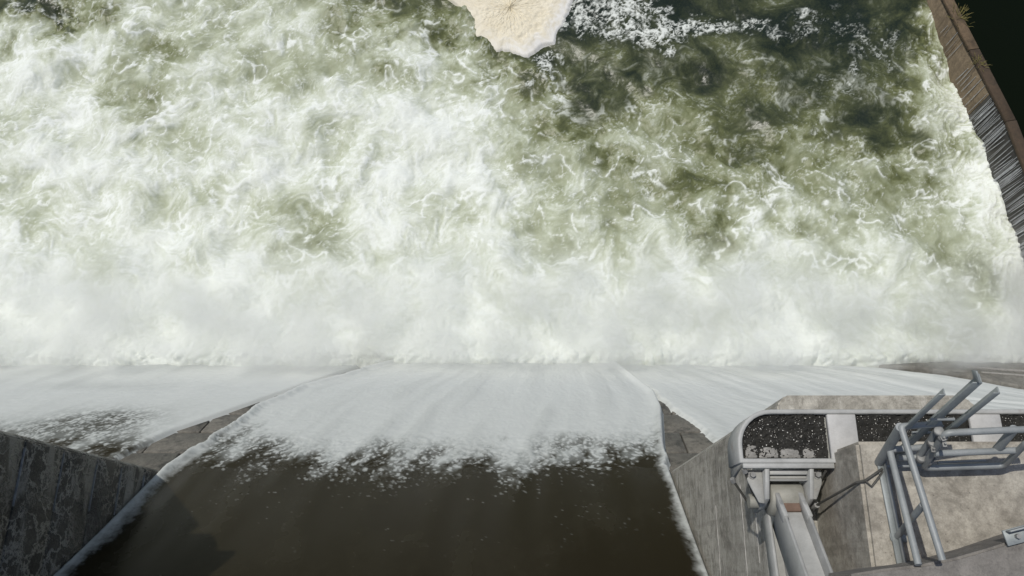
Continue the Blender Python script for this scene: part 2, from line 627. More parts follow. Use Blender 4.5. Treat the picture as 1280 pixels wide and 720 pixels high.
# ------------------------------------------------------------------ falling water sheets
def sheet(name, edge_l, edge_r, nx, onset, seed, label, rise=0.0, ridge_l=True, ridge_r=True, s0=-17.0, s1=6.3, wisp=None):
    """edge_l/edge_r: lists of (s, x). onset(x) -> s where the water turns white."""
    fine = np.arange(-3.6, s1, .028)
    coarse = np.linspace(s0, -3.6, 60)[:-1]
    s = np.concatenate([coarse, fine])
    ny = len(s)
    el = np.interp(s, [p[0] for p in edge_l], [p[1] for p in edge_l])
    er = np.interp(s, [p[0] for p in edge_r], [p[1] for p in edge_r])
    # the edges are ragged at small scale
    rg = np.random.default_rng(seed)
    jag = spec((ny, 8), .028, 1.6, beta=1.5, seed=seed)[:, 0] * .03 * sst(-.5, 1.0, s)
    el, er = el + jag, er - jag[::-1] * (s > 0)
    t = np.linspace(0, 1, nx)[None, :]
    t = t + .0 * t
    x = el[:, None] * (1 - t) + er[:, None] * t
    S = np.repeat(s[:, None], nx, 1)
    sh = (ny, nx)
    dx = .028
    # flow-stretched noise (axis 0 is along the flow)
    A = rank(spec((nx, ny), dx, 1.6, beta=1.6, ani=1.6, seed=seed + 1).T)
    B = rank(spec((nx, ny), dx, .42, beta=1.15, ani=1.7, seed=seed + 2).T)
    D = rank(spec((nx, ny), dx, .14, beta=.9, ani=1.5, seed=seed + 3).T)
    G = spec((nx, ny), dx, .9, .6, ani=7.0, seed=seed + 4).T
    on = onset(x)
    a = (S - on) / 1.0
    E = rank(spec((nx, ny), dx, .15, .7, ani=1.3, seed=seed + 7).T)       # rounded clots
    K = rank(spec((nx, ny), dx, 1.1, beta=1.9, ani=3.0, seed=seed + 8).T)   # long fingers
    c = a + .7 * (A - .5) + .55 * (K - .5) + .4 * (B - .5)
    veil = sst(-.35, 1.45, c) ** 1.15
    clot = sst(.66, .98, E + .40 * c + .35 * (B - .5)) * sst(-1.5, .2, c)
    foam = np.clip(np.maximum(veil, clot * (.35 + .5 * sst(-.8, .6, c))), 0, 1)
    foam = np.maximum(foam, sst(.5, 2.2, a))
    foam *= 1 - .12 * sst(.0, 1.5, G) - .06 * (A - .5)
    # stray flecks on the dark sheet
    foam = np.maximum(foam, .55 * sst(.985, .999, D) * sst(.45, .9, A) * sst(-3.8, -.3, a))
    dl = x - el[:, None]
    dr = er[:, None] - x
    wob = .7 + .35 * A + .25 * B
    if ridge_l:
        foam = np.maximum(foam, (1 - sst(.12, .46, dl / wob)) * (.80 + .15 * B))
    if ridge_r:
        foam = np.maximum(foam, (1 - sst(.08, .30, dr / wob)) * (.85 + .15 * B))
    if wisp is not None:
        foam = wisp(foam, x, S, A, B, D)
    milk = np.clip(sst(-.5, .6, a + .6 * (A - .5)) * .55 + .22 * (A - .4) + .07 * G + foam * .6, 0, 1)
    th = .02 + np.interp(s, [-17, -10.5, -4.6, 0, 7], [1.6, 1.0, .30, .03, .0])[:, None] + rise
    edge = sst(0, .12, np.minimum(dl, dr))
    calm_ = 1 - .75 * sst(.3, 1.6, a)
    lump = .03 * (B - .5) * sst(-.4, .6, a) * calm_ + .008 * (D - .5) * foam * calm_ + .008 * G * sst(-5, 0, S)
    if ridge_l:
        lump = lump + .10 * np.exp(-((dl - .16) / .10) ** 2) * sst(-3, 1, S)
    if ridge_r:
        lump = lump + .07 * np.exp(-((dr - .12) / .08) ** 2) * sst(-3, 1, S)
    n = (th + lump) * edge - .085 * (1 - edge)
    yy, zz = profile(S, 0)
    thv = THC * np.clip((S - SC_) / (SB - SC_), 0, 1)
    P = np.stack([x, yy + n * np.sin(thv), zz + n * np.cos(thv)], -1)
    ob = grid_mesh(name, P[::-1], {'milk': milk[::-1], 'foam': foam[::-1]}, M['sheet'])
    return tag(ob, label, None, None, 'structure')


def edge_from_px(pts, tail=None):
    out = [(chute_pt(px, py)[1], chute_pt(px, py)[0]) for px, py in pts]
    out.sort()
    return out


def onset_px(pts):
    xs = [chute_pt(px, py) for px, py in pts]
    xs.sort()
    X_, S_ = [p[0] for p in xs], [p[1] for p in xs]
    return lambda x: np.interp(x, X_, S_)


mid_l = [(-17, XL - .05), (0.0, XL - .05)] + edge_from_px([(250, 560), (320, 512), (372, 490), (430, 473), (480, 459), (500, 452)])
mid_r = [(-17, XR + .05), (0.0, XR + .03)] + edge_from_px([(834, 560), (831, 515), (822, 495), (800, 478), (770, 455)])
sheet('spillway_water', mid_l, mid_r, 330,
      onset_px([(205, 560), (280, 568), (360, 584), (450, 590), (560, 586), (640, 596), (720, 582), (790, 575), (835, 562)]),
      100, 'dark sheet of water between the piers turning white down the spillway', rise=.06)


def wisp_left(foam, x, S, A, B, D):
    px, py = project(x, profile(S)[0], profile(S)[1])
    dk = np.exp(-(((px - 60) / 95) ** 2 + ((py - 545) / 16) ** 2)) + np.exp(-(((px - 130 - (530 - py) * 1.5) / 60) ** 2 + ((py - 527) / 14) ** 2))
    dk2 = np.exp(-(((px - 130) / 90) ** 2 + ((py - 484) / 6) ** 2))
    return foam * (1 - np.clip(1.25 * dk * sst(.1, .75, 1.05 - B * .55 - D * .55), 0, 1)) * (1 - .22 * dk2)


lb_r = [(-17, XL - PT)] + edge_from_px([(120, 585), (150, 572), (222, 537), (290, 513), (335, 497), (400, 474), (450, 458), (465, 450)])
sheet('side_bay_water', [(-17, -20.5), (7, -20.5)], lb_r, 380,
      onset_px([(-300, 560), (0, 556), (90, 562), (150, 575), (300, 575)]), 200,
      'white water of the bay left of the dark stained pier', ridge_l=False, ridge_r=False, wisp=wisp_left)
rb_l = [(-17, XR + PT + .05), (-.9, XR + PT + .05), (.2, 4.1)] + edge_from_px([(888, 549), (845, 514), (818, 494), (790, 474), (768, 456), (760, 450)])
rb_r = [(-17, 15.5), (2.8, 15.5), (3.4, 12.6)] + edge_from_px([(1280, 488), (1190, 471), (1105, 461), (1030, 456), (960, 450)])
sheet('far_bay_water', rb_l, rb_r, 330,
      onset_px([(700, 580), (900, 580), (1280, 560), (1500, 560)]), 300,
      'white water of the bay right of the railed pier', ridge_l=False, ridge_r=False)

# ------------------------------------------------------------------ tailwater with foam
DX = .028
fx = np.arange(-17.6, 17.4, DX)
fy = np.arange(4.1, 19.6, DX)
CXS = np.arange(0, 1281, 80)
CYS = np.array([0, 40, 80, 120, 180, 240, 300, 360, 460])
COV = np.array([
    # 0   80  160  240  320  400  480  560  640  720  800  880  960 1040 1120 1200 1280
    [.10, .24, .55, .56, .58, .48, .24, .16, .10, .12, .12, .15, .16, .12, .08, .45, .5],
    [.34, .76, .75, .60, .68, .66, .36, .36, .16, .14, .16, .18, .16, .17, .12, .60, .6],
    [.88, .88, .62, .68, .62, .70, .66, .80, .25, .18, .22, .22, .19, .20, .22, .60, .7],
    [.80, .88, .54, .78, .68, .76, .84, .84, .48, .28, .33, .31, .26, .26, .31, .55, .8],
    [.78, .86, .82, .82, .78, .80, .90, .88, .60, .40, .45, .38, .29, .30, .35, .55, .9],
    [.80, .86, .76, .82, .78, .74, .86, .88, .70, .56, .54, .56, .46, .42, .56, .60, .95],
    [.88, .86, .82, .92, .88, .66, .88, .84, .84, .68, .74, .50, .82, .72, .64, .60, .95],
    [.98, .98, .98, .98, .96, .94, .98, .90, .95, .86, .86, .86, .93, .86, .72, .55, .95],
    [1.1, 1.1, 1.1, 1.1, 1.1, 1.1, 1.1, 1.1, 1.1, 1.1, 1.1, 1.1, 1.1, 1.05, 1.0, .95, 1.05]], dtype=np.float32)
sh = (len(fy), len(fx))
X, Y = np.meshgrid(fx, fy)
px, py = project(X, Y, 0.0)
psi = (spec(sh, DX, 5.0, .6, seed=1) * 1.0 + spec(sh, DX, 1.8, .6, seed=2) * .30
       + spec(sh, DX, .7, .5, seed=3) * .05 + spec(sh, DX, .3, .5, seed=33) * .010)
u = np.gradient(psi, DX, axis=0)
v = -np.gradient(psi, DX, axis=1)
sp = np.sqrt(u * u + v * v).mean()
u /= sp
v /= sp
iy, ix = np.mgrid[0:sh[0], 0:sh[1]].astype(np.float32)
NS = 12
st = .46 / NS / DX
for q in range(NS):                       # the eddies drag the foam along
    a, b = samp(u, iy, ix), samp(v, iy, ix)
    iy, ix = iy - b * st, ix - a * st
    if q == 3:
        hy, hx = iy, ix


def net(cell, seed, warp, wl, sx=1.0):
    """Distance in metres to the walls of a warped cell pattern: a branching net of threads."""
    r = np.random.default_rng(seed)
    xx = (hx * DX + spec(sh, DX, wl, beta=2.6, seed=seed + 1) * warp) / (cell * sx)
    yy = (hy * DX + spec(sh, DX, wl, beta=2.6, seed=seed + 2) * warp) / cell
    ci, cj = np.floor(yy).astype(np.int32), np.floor(xx).astype(np.int32)
    ox, oy = r.random((97, 89)).astype(np.float32), r.random((97, 89)).astype(np.float32)
    f1 = np.full(sh, 9., np.float32)
    f2 = np.full(sh, 9., np.float32)
    for di in (-1, 0, 1):
        for dj in (-1, 0, 1):
            a_, b_ = (ci + di) % 97, (cj + dj) % 89
            d_ = np.hypot(ci + di + oy[a_, b_] - yy, cj + dj + ox[a_, b_] - xx)
            f2 = np.minimum(f2, np.maximum(f1, d_))
            f1 = np.minimum(f1, d_)
    return (f2 - f1) * cell


BIG = rank(samp(spec(sh, DX, 3.6, beta=2.4, seed=44), hy, hx))          # broad boils
A = rank(samp(spec(sh, DX, 1.8, beta=1.7, ani=1.2, seed=4), hy, hx))     # cloudy aeration
B = rank(samp(spec(sh, DX, .5, beta=1.25, ani=1.5, seed=5), iy, ix))     # drawn-out wisps
D = rank(spec(sh, DX, .14, beta=.9, ani=1.8, seed=15))                   # fine froth
N1 = net(2.0, 301, .30, 1.3)
N2 = net(.90, 311, .17, .65, 1.3)
N3 = net(.42, 321, .09, .34, 1.5)
N4 = net(.21, 331, .045, .2, 1.5)
line = lambda n_, w_: np.exp(-(n_ / w_) ** 2)
G1 = rank(samp(spec(sh, DX, 1.5, beta=1.6, seed=61), hy, hx))
G2 = rank(samp(spec(sh, DX, .9, beta=1.5, seed=62), hy, hx))
w1 = spec(sh, DX, 3.0, beta=1.6, seed=11) * 16
w2 = spec(sh, DX, 3.0, beta=1.6, seed=12) * 14
cov = samp(COV, np.interp(py + w2, CYS, np.arange(len(CYS))), np.interp(px + w1, CXS, np.arange(len(CXS))))


def spot(x0, y0, rx, ry, amt):            # a local patch of clearer or whiter water
    return amt * np.exp(-(((px + w1 * .6 - x0) / rx) ** 2 + ((py + w2 * .6 - y0) / ry) ** 2))


cov = cov + spot(180, 118, 42, 26, -.22) + spot(205, 55, 30, 22, -.16) + spot(385, 290, 26, 18, -.26) + spot(470, 28, 50, 26, -.10)
cov = cov + spot(868, 282, 32, 24, -.26) + spot(1195, 335, 34, 24, -.26) + spot(1085, 145, 34, 24, -.14) + spot(540, 320, 38, 24, -.14)
cov = cov + spot(960, 300, 60, 26, .22) + spot(560, 150, 60, 50, .10) + spot(1130, 205, 90, 12, .22) + spot(770, 180, 60, 12, .15)
# spray-white strip along the training wall
wall_x = np.interp(Y, [4.2, 7.56, 15.5, 30], [13.63, 13.14, 11.98, 9.86])
near_wall = np.clip(1 - (wall_x - X) / 1.5, 0, 1) * sst(15.6, 14.3, Y)
cov = cov + .28 * near_wall * (.65 + .35 * (B - .3) + .5 * (D - .5))
cov = cov - .055 * sst(600, 700, px + w1) * sst(330, 260, py + w2) * (1 - near_wall) + spot(330, 190, 70, 26, .08) + spot(90, 130, 70, 60, .08) + spot(545, 210, 60, 60, .08)
foot = 1 - sst(5.2, 8.6, Y)               # churned water at the foot of the face
c = cov + .01 * sst(.45, .7, cov) + (.26 * (BIG - .5) + .22 * (A - .5)) * (1 - .5 * foot) * (.55 + .45 * sst(.2, .6, cov)) + .05 * (B - .5)
milk = sst(-.04, .86, c)
body = sst(.52, 1.14, c + .10 * (B - .5) + .08 * (D - .5)) * .86
wv = .25 + 1.3 * B                          # the threads swell and thin out
thr = (line(N1, .10 * wv) * sst(.40, .66, G1) * 1.0 + line(N2, .045 * wv) * sst(.54, .85, G2) * .7
       + line(N3, .032 * wv) * sst(.40, .9, 1 - G1) * .55 + line(N4, .024 * wv) * sst(.3, .9, A) * .26 + line(N1, .30) * sst(.40, .75, G1) * .22)
thr = np.clip(thr, 0, 1) * (.75 + .3 * D)
foam = np.clip(body + thr * sst(.10, .45, c) * (.95 - .4 * body), 0, 1)
# lace of thin foam threads on the dark water
lmap = np.clip(spot(760, 22, 70, 24, 1.0) + spot(870, 36, 80, 20, 1.0) + spot(690, 85, 16, 22, 1.2) + spot(1010, 20, 60, 30, .38)
               + spot(1100, 60, 70, 40, .36) + spot(1050, 110, 70, 30, .3) + spot(50, 12, 60, 18, .5), 0, 1.1)
lw = np.clip(lmap, 0, 1)
lace = np.maximum(line(N3, .045 * wv * (.5 + lw)), line(N4, .030 * wv * (.4 + lw)) * .8) * sst(.22, .62, lmap * (.35 + G2)) * (.7 + .5 * D)
lace = np.clip(lace + .5 * sst(.8, 1.2, lmap + .5 * (A - .5)) * sst(.6, .85, B), 0, 1)
foam = np.maximum(foam, lace * .9)
milk = np.maximum(milk * (1 - .5 * np.clip(lmap, 0, 1) * (1 - sst(.3, .6, cov))), .1 * lace)
# the churning dies away into plain green water downstream and far to the sides
far = np.clip(sst(16.8, 19.4, Y) + sst(15.6, 17.2, np.abs(X)), 0, 1)
milk = milk * (1 - far) + .22 * far
foam = foam * (1 - far) + .0 * far
# heights: waves, boils, the roller where the sheet plunges in
wav = spec(sh, DX, 2.4, .6, seed=51) * .07 + .12 * (BIG - .5) * sst(.2, .6, cov) + spec(sh, DX, .8, .6, seed=52) * .014
bil = np.abs(spec(sh, DX, .55, .5, seed=53)) * .10 + np.abs(spec(sh, DX, .24, .5, seed=54)) * .045 + np.abs(spec(sh, DX, 1.6, .5, seed=55)) * .16
calm = sst(0, .5, cov)
Hh = wav * (.35 + .65 * calm) * (1 - .55 * foot) + .04 * (A - .5) * calm + .008 * (B - .5) * calm + .016 * (foam - .5) + .006 * (D - .5)
Hh = Hh + foot * (bil - .10) * .17 + .16 * np.exp(-((Y - 5.15 + .05 * w1 / 16) / .5) ** 2) + .05 * np.exp(-((Y - 4.95) / .16) ** 2) * bil / .15
Hh = Hh - .25 * (1 - sst(4.1, 4.7, Y))
Hh = np.where(X > wall_x + .25, -.3, Hh)
Hh = Hh + .05 * near_wall * (B - .2)
# open the fine grid out into a coarse sheet far downstream and to both sides
ex = np.concatenate([-17.6 - np.geomspace(600, .5, 14), fx, 17.4 + np.geomspace(.5, 600, 14)])
ey = np.concatenate([fy, fy[-1] + np.geomspace(.5, 1200, 16)])
def pad(a, to=None):
    a = np.pad(a, ((0, 16), (14, 14)), mode='edge')
    return a
P = np.zeros((len(ey), len(ex), 3))
P[..., 0] = ex[None, :]
P[..., 1] = ey[:, None]
fade = np.ones((len(ey), len(ex)))
fade[-16:] = np.linspace(.9, 0, 16)[:, None]
Hh = np.where(X > wall_x + .25, Hh, Hh * (1 - far))
P[..., 2] = pad(Hh) * fade
river = grid_mesh('river_water', P, {'milk': pad(milk), 'foam': pad(foam)}, M['river'])
tag(river, 'green tailwater churned to white foam below the spillway', None, None, 'structure')

# ------------------------------------------------------------------ cream raft of foam
def raft():
    pts = [(545, -40), (560, 4), (580, 12), (585, 30), (596, 50), (622, 64), (650, 74), (674, 66), (694, 54), (706, 34), (714, 8), (722, -40), (690, -62), (600, -66)]
    w = [at(a, b, z=.0) for a, b in pts]
    cx_ = sum(p.x for p in w) / len(w); cy_ = sum(p.y for p in w) / len(w)
    ang = np.array([math.atan2(p.y - cy_, p.x - cx_) for p in w])
    rad = np.array([math.hypot(p.x - cx_, p.y - cy_) for p in w])
    od = np.argsort(ang)
    ang, rad = ang[od], rad[od]
    na, nr = 260, 60
    th = np.linspace(-math.pi, math.pi, na)
    jit = spec((na, 8), .05, 1.4, beta=1.7, seed=77)[:, 0] * .07
    jit = jit * np.clip(np.minimum(np.arange(na), na - 1 - np.arange(na)) / 10, 0, 1)
    rr = np.interp(th, ang, rad, period=2 * math.pi)
    rr = sum(np.roll(rr[:-1], q) for q in range(-8, 9)) / 17.0
    rr = np.append(rr, rr[0]) + jit * .6
    t = np.linspace(0, 1, nr) ** .8
    Rr = rr[None, :] * t[:, None]
    Xr = cx_ + Rr * np.cos(th)[None]; Yr = cy_ + Rr * np.sin(th)[None]
    nz = spec((nr, na), .04, .3, beta=1.4, seed=78) * .008 + spec((nr, na), .04, 1.0, beta=1.6, seed=79) * .012
    nz[:, -1] = nz[:, 0]
    Z = .12 * (1 - sst(.70, 1.0, t))[:, None] + nz * (1 - sst(.55, .9, t))[:, None] - .10 * sst(.9, 1., t)[:, None] + .03
    fo = sst(.62, .95, t[:, None] + .05 * spec((nr, na), .04, .5, beta=1.5, seed=80)) * (.15 + .75 * sst(-.6, 1.2, np.cos(th) - .6 * np.sin(th))[None])
    P = np.stack([Xr, Yr, Z], -1)
    ob = grid_mesh('foam_raft', P[:, ::-1], {'foam': fo[:, ::-1]}, M['scum'])
    return tag(ob, 'smooth cream-coloured raft of foam floating on the dark water at the top', 'foam raft')
raft()

# ------------------------------------------------------------------ training wall, pool behind it
WA = Vector((13.63, 4.2, 0)); WB = Vector((11.98, 15.5, 0))
wd = (WB - WA).normalized()
wn_ = Vector((wd.y, -wd.x, 0))           # away from the river
WH, WT = 1.35, .27
wall = empty('training_wall', 'low brown concrete wall beside the foam with water trickling over it', 'wall')
def wpt(t, off, z):
    p = WA + wd * t + wn_ * off
    return (p.x, p.y, z)
t_dry = 8.0
def wtop(t):
    return float(np.interp(t, [-5, 7, 12, 17, 40], [WH, WH, .70, .45, .45]))
def wall_piece(name, t0, t1, off0, off1, z0, dz, mat):
    m = MB()
    m.hexa([wpt(t0, off0, z0 if z0 < 0 else wtop(t0) - z0), wpt(t0, off1, z0 if z0 < 0 else wtop(t0) - z0), wpt(t1, off1, z0 if z0 < 0 else wtop(t1) - z0), wpt(t1, off0, z0 if z0 < 0 else wtop(t1) - z0),
            wpt(t0, off0, wtop(t0) - dz), wpt(t0, off1, wtop(t0) - dz), wpt(t1, off1, wtop(t1) - dz), wpt(t1, off0, wtop(t1) - dz)])
    return m.build(name, mat, wall, bevel=.015, seg=1)
for t0, t1 in ((-1, 2), (2, 4.5), (4.5, 7), (7, t_dry)):
    wall_piece('wet_face', t0 + .004, t1 - .004, 0, .2, -2, .12, M['wall_wet'])
for t0, t1 in ((t_dry, 10), (10, 12), (12, 14.5), (14.5, 17), (17, 30)):
    wall_piece('dry_face', t0 + .004, t1 - .004, 0, .2, -2, .12, M['wall_dry'])
k = 0
for t0, t1 in ((-1, 2), (2, 4.5), (4.5, 7), (7, 9.5), (9.5, 12), (12, 14.5), (14.5, 17), (17, 30)):
    wall_piece('coping', t0 + .006, t1 - .006, -.02 + (k % 2) * .006, WT, .115, -(k % 3) * .004, M['wall_tan'] if t0 > 7 else M['wall_top'])
    wall_piece('back', t0 + .002, t1 - .002, .205, WT - .02, -2, .13, M['wall_top'])
    k += 1
# trickles: thin ropes of water down the wet face
mt = MB()
rr = random.Random(5)
for i in range(230):
    t = rr.uniform(-.5, t_dry + .1) if i < 215 else rr.uniform(t_dry, 11)
    if rr.random() < .35:
        t = rr.choice([1.2, 2.6, 3.7, 4.4, 5.8, 6.9, 7.6]) + rr.gauss(0, .12)
    w = rr.uniform(.004, .012)
    z1 = wtop(t) - .1 - rr.random() ** 3 * .35
    z0 = rr.uniform(-.1, .35)
    dt = rr.gauss(0, .02)
    mt.tube([wpt(t, -.012, z1), wpt(t + dt * .5, -.025, (z0 + z1) / 2), wpt(t + dt, -.05, z0)], [w * .6, w, w * .5], n=5)
tag(mt.build('trickle', M['trickle'], wall), None, None, None, 'stuff')
# dark pool on the far side
m = MB()
pa, pb = WA - wd * 6 + wn_ * (WT - .05), WB + wd * 60 + wn_ * (WT - .05)
m.add([(pa.x, pa.y, .38), (600, pa.y, .38), (600, pb.y, .38), (pb.x, pb.y, .38)], [(0, 1, 2, 3)])
tag(m.build('pool_water', M['pool']), 'still black-green water beyond the training wall', None, None, 'structure')
# grass tufts on the coping
def tuft(px_, py_, n, label, seed, spread=.16, h=.22):
    rr = random.Random(seed)
    c = at(px_, py_, z=1.0)
    zt = wtop((c - WA).dot(wd))
    c = at(px_, py_, z=zt)
    m = MB()
    for i in range(n):
        a = rr.uniform(0, 2 * math.pi)
        r0 = rr.random() * spread
        b = Vector((c.x + r0 * math.cos(a), c.y + r0 * math.sin(a) * 1.4, zt - .01))
        L_ = h * rr.uniform(.4, 1.2)
        d = Vector((math.cos(a) * rr.uniform(.2, 1), math.sin(a) * rr.uniform(.2, 1), rr.uniform(.4, 1))).normalized() * L_
        s = d.cross(Vector((0, 0, 1))).normalized() * .008
        mid = b + d * .55
        tip = b + d + Vector((0, 0, -.25 * L_))
        m.add([b - s, b + s, mid + s * .8, mid - s * .8, tip], [(0, 1, 2, 3), (3, 2, 4)])
    o = m.build('grass_tuft', M['grass'])
    return tag(o, label, 'grass tuft', 'grass tufts on the training wall')
tuft(1200, 22, 70, 'straggly dry grass tuft on the wall coping nearest the top edge', 1, .3, .2)
tuft(1224, 80, 46, 'small yellow-green grass tuft where the wall face turns from dry to wet', 2)

# ------------------------------------------------------------------ right pier
pier = empty('spillway_pier', 'weathered grey concrete pier carrying the steel trunnion girder and railing', 'pier')
LZ = 11.58                                # level of the pier ledge
NY = 1.70
def pier_poly(x0, x1, y0, y1, c0, c1):
    pts = [(x0, y0), (x1, y0), (x1, y1 - c1)]
    for q in range(1, 5):
        a = q / 5 * math.pi / 2
        pts.append((x1 - c1 + c1 * math.cos(a), y1 - c1 + c1 * math.sin(a)))
    pts += [(x1 - c1, y1), (x0 + c0, y1), (x0, y1 - c0)]
    return pts
m = MB().prism(pier_poly(XR, XR + PT, -9.0, NY, .10, .26), -.5, LZ)
m.build('shaft', M['pier'], pier, bevel=.02, seg=2)

# lime weeping from the formwork joints of the pier face
rr = random.Random(9)
for z in (8.3, 9.75, 10.35):
    y1 = 1.2 - rr.uniform(0, .9)
    m = MB()
    pts_ = []
    n_ = 14
    L_ = rr.uniform(.7, 1.5)
    for q in range(n_ + 1):
        hh = .004 + .012 * rr.random() * math.sin(math.pi * q / n_)
        pts_.append((y1 - L_ * q / n_, hh, rr.uniform(-.006, .006)))
    poly_ = [(XR - .006, a, z + c + b) for a, b, c in pts_] + [(XR - .006, a, z + c - b) for a, b, c in reversed(pts_)]
    m.extrude(poly_, (.02, 0, 0))
    m.build('joint_bead', M['lime'], pier)

# concrete block upstream of the girder
BX, BZ = 2.876, 12.85
blk = empty('concrete_block', 'buff concrete block on the pier carrying the pipe railing', 'concrete block')
m = MB().prism([(BX, -6.5), (5.3, -6.5), (5.3, 1.03), (BX, 1.03)], LZ + .004, BZ)
m.build('body', M['block'], blk, bevel=.03, seg=2)
# raised walkway slab with a curved edge
edge = [at(1062, 718, z=13.4), at(1105, 711, z=13.4), at(1150, 706, z=13.4), at(1195, 697, z=13.4), at(1240, 684, z=13.4), at(1285, 669, z=13.4), at(1340, 650, z=13.4)]
poly = [(p.x, p.y) for p in edge]
poly = [(poly[0][0] - .03, -6)] + poly + [(poly[-1][0], -6)]
wk = empty('walkway_slab', 'dark grey concrete slab with a curved front edge above the pier block', 'concrete slab')
MB().prism(poly[::-1], BZ + .004, 13.4).build('slab_body', M['slab'], wk, bevel=.02, seg=2)

# steel bracket lying on the slab edge
bk = empty('steel_bracket', 'small galvanised steel bracket lying on the curved slab edge', 'bracket')
p = at(1268, 668, z=13.45)
m = MB(); m.bar((p.x - .07, p.y - .03, 13.43), (p.x + .35, p.y + .07, 13.43), .12, .02); m.build('plate', M['angle'], bk, bevel=.003, seg=1)
m = MB(); m.bar((p.x - .06, p.y + .02, 13.47), (p.x + .35, p.y + .115, 13.47), .015, .08); m.build('flange', M['pipe'], bk, bevel=.003, seg=1)
for q in (.02, .2):
    m = MB(); m.tube([(p.x + q, p.y + q * .25 - .02, 13.44), (p.x + q, p.y + q * .25 - .02, 13.475)], .02, 6); m.build('bolt', M['bolt'], bk)

# ------------------------------------------------------------------ trunnion girder
GZ, GY0, GY1, GX0, GX1 = 12.30, .905, 1.415, 1.965, 5.40
GB = 11.86
def round_rect(x0, x1, y0, y1, r, n=8):
    pts = [(x0, y0), (x1, y0)]
    for q in range(n + 1):
        a = q / n * math.pi / 2
        pts.append((x1 - r + r * math.cos(a), y1 - r + r * math.sin(a)))
    for q in range(n + 1):
        a = math.pi / 2 + q / n * math.pi / 2
        pts.append((x0 + r + r * math.cos(a), y1 - r + r * math.sin(a)))
    return pts
def ring(m, outer, inner, z0, z1):
    n = len(outer)
    vs = [(*p, z0) for p in outer] + [(*p, z1) for p in outer] + [(*p, z0) for p in inner] + [(*p, z1) for p in inner]
    fs = []
    for i in range(n):
        j = (i + 1) % n
        fs += [(i, j, n + j, n + i), (2 * n + j, 2 * n + i, 3 * n + i, 3 * n + j), (n + i, n + j, 3 * n + j, 3 * n + i), (j, i, 2 * n + i, 2 * n + j)]
    return m.add(vs, fs)
gir = empty('trunnion_girder', 'grey steel box girder with rounded end, its trough filled with dark mossy gravel', 'girder')
T = .042
ring(MB(), round_rect(GX0, GX1, GY0, GY1, .34), round_rect(GX0 + T, GX1 - T, GY0 + T * 1.0, GY1 - T, .30), GB, GZ).build('rim', M['paint'], gir, bevel=.006, seg=1)
MB().prism(round_rect(GX0 + T - .01, GX1 - T + .01, GY0 + T - .01, GY1 - T + .01, .29), GB + .02, GZ - .10).build('floor_plate', M['paint_dark'], gir)
# lip: a broader flange along the front
MB().box(GX0 + .03, 2.86, GY0 - .05, GY0 - .003, GZ - .035, GZ + .006).build('front_flange', M['paint'], gir, bevel=.005, seg=1)
def bed(x0, x1, seed, left_round=False):
    nx_, ny_ = 70, 44
    gx = np.linspace(x0, x1, nx_); gy = np.linspace(GY0 + T, GY1 - T, ny_)
    Xb, Yb = np.meshgrid(gx, gy)
    if left_round:
        r = .28
        over = np.clip(Yb - (GY1 - T - r), 0, None)
        cut = r - np.sqrt(np.clip(r * r - over * over, 0, None))
        lo = x0 + cut * (over > 0)
        Xb = lo + (Xb - x0) / (x1 - x0) * (x1 - lo)
    nz = spec((ny_, nx_), .012, .06, beta=.9, seed=seed) * .010 + spec((ny_, nx_), .012, .3, beta=1.4, seed=seed + 1) * .008
    Pb = np.stack([Xb, Yb, GZ - .045 + nz], -1)
    b_ = grid_mesh('gravel_bed', Pb, {}, M['moss'], gir)
    # pale stone chips lying on it
    mc = MB()
    rr = random.Random(seed)
    for _ in range(int(420 * (x1 - x0))):
        j, i = rr.randrange(2, ny_ - 2), rr.randrange(2, nx_ - 2)
        c = Vector(Pb[j, i]) + Vector((0, 0, .003))
        s = rr.choice([.002, .0025, .003, .003, .004, .005, .008]) * rr.uniform(.7, 1.2)
        a = rr.uniform(0, 3)
        vs = [c + Vector((math.cos(a + q * 1.57) * s * rr.uniform(.6, 1.2), math.sin(a + q * 1.57) * s * rr.uniform(.6, 1.2), 0)) for q in range(4)]
        vs += [c + Vector((0, 0, s * .8))]
        mc.add(vs, [(0, 1, 4), (1, 2, 4), (2, 3, 4), (3, 0, 4)])
    tag(mc.build('stone_chip', M['chip'], b_), None, None, None, 'stuff')
bed(GX0 + T, 2.83, 61, True)
bed(3.13, 4.22, 63)
bed(4.53, 5.30, 65)
for x0, x1 in ((2.85, 3.125), (4.225, 4.525)):
    MB().box(x0, x1, GY0 + .01, GY1 - T - .003, GZ - .06, GZ - .008).build('cover_plate', M['plate'], gir, bevel=.006, seg=1)
# four pale mortar tiles along the front of the first bed
tx = GX0 + T + .03
for i, w in enumerate((.115, .185, .195, .13)):
    j = random.uniform(-.02, .03)
    MB().prism([(tx, GY0 + T + .006), (tx + w, GY0 + T + .008), (tx + w - .01 * i, GY0 + T + .10 + j), (tx + w * .4, GY0 + T + .115 + j), (tx + .008, GY0 + T + .09)], GZ - .07, GZ - .036).build('mortar_tile', M['mortar'], gir, bevel=.008, seg=1)
    tx += w + .018
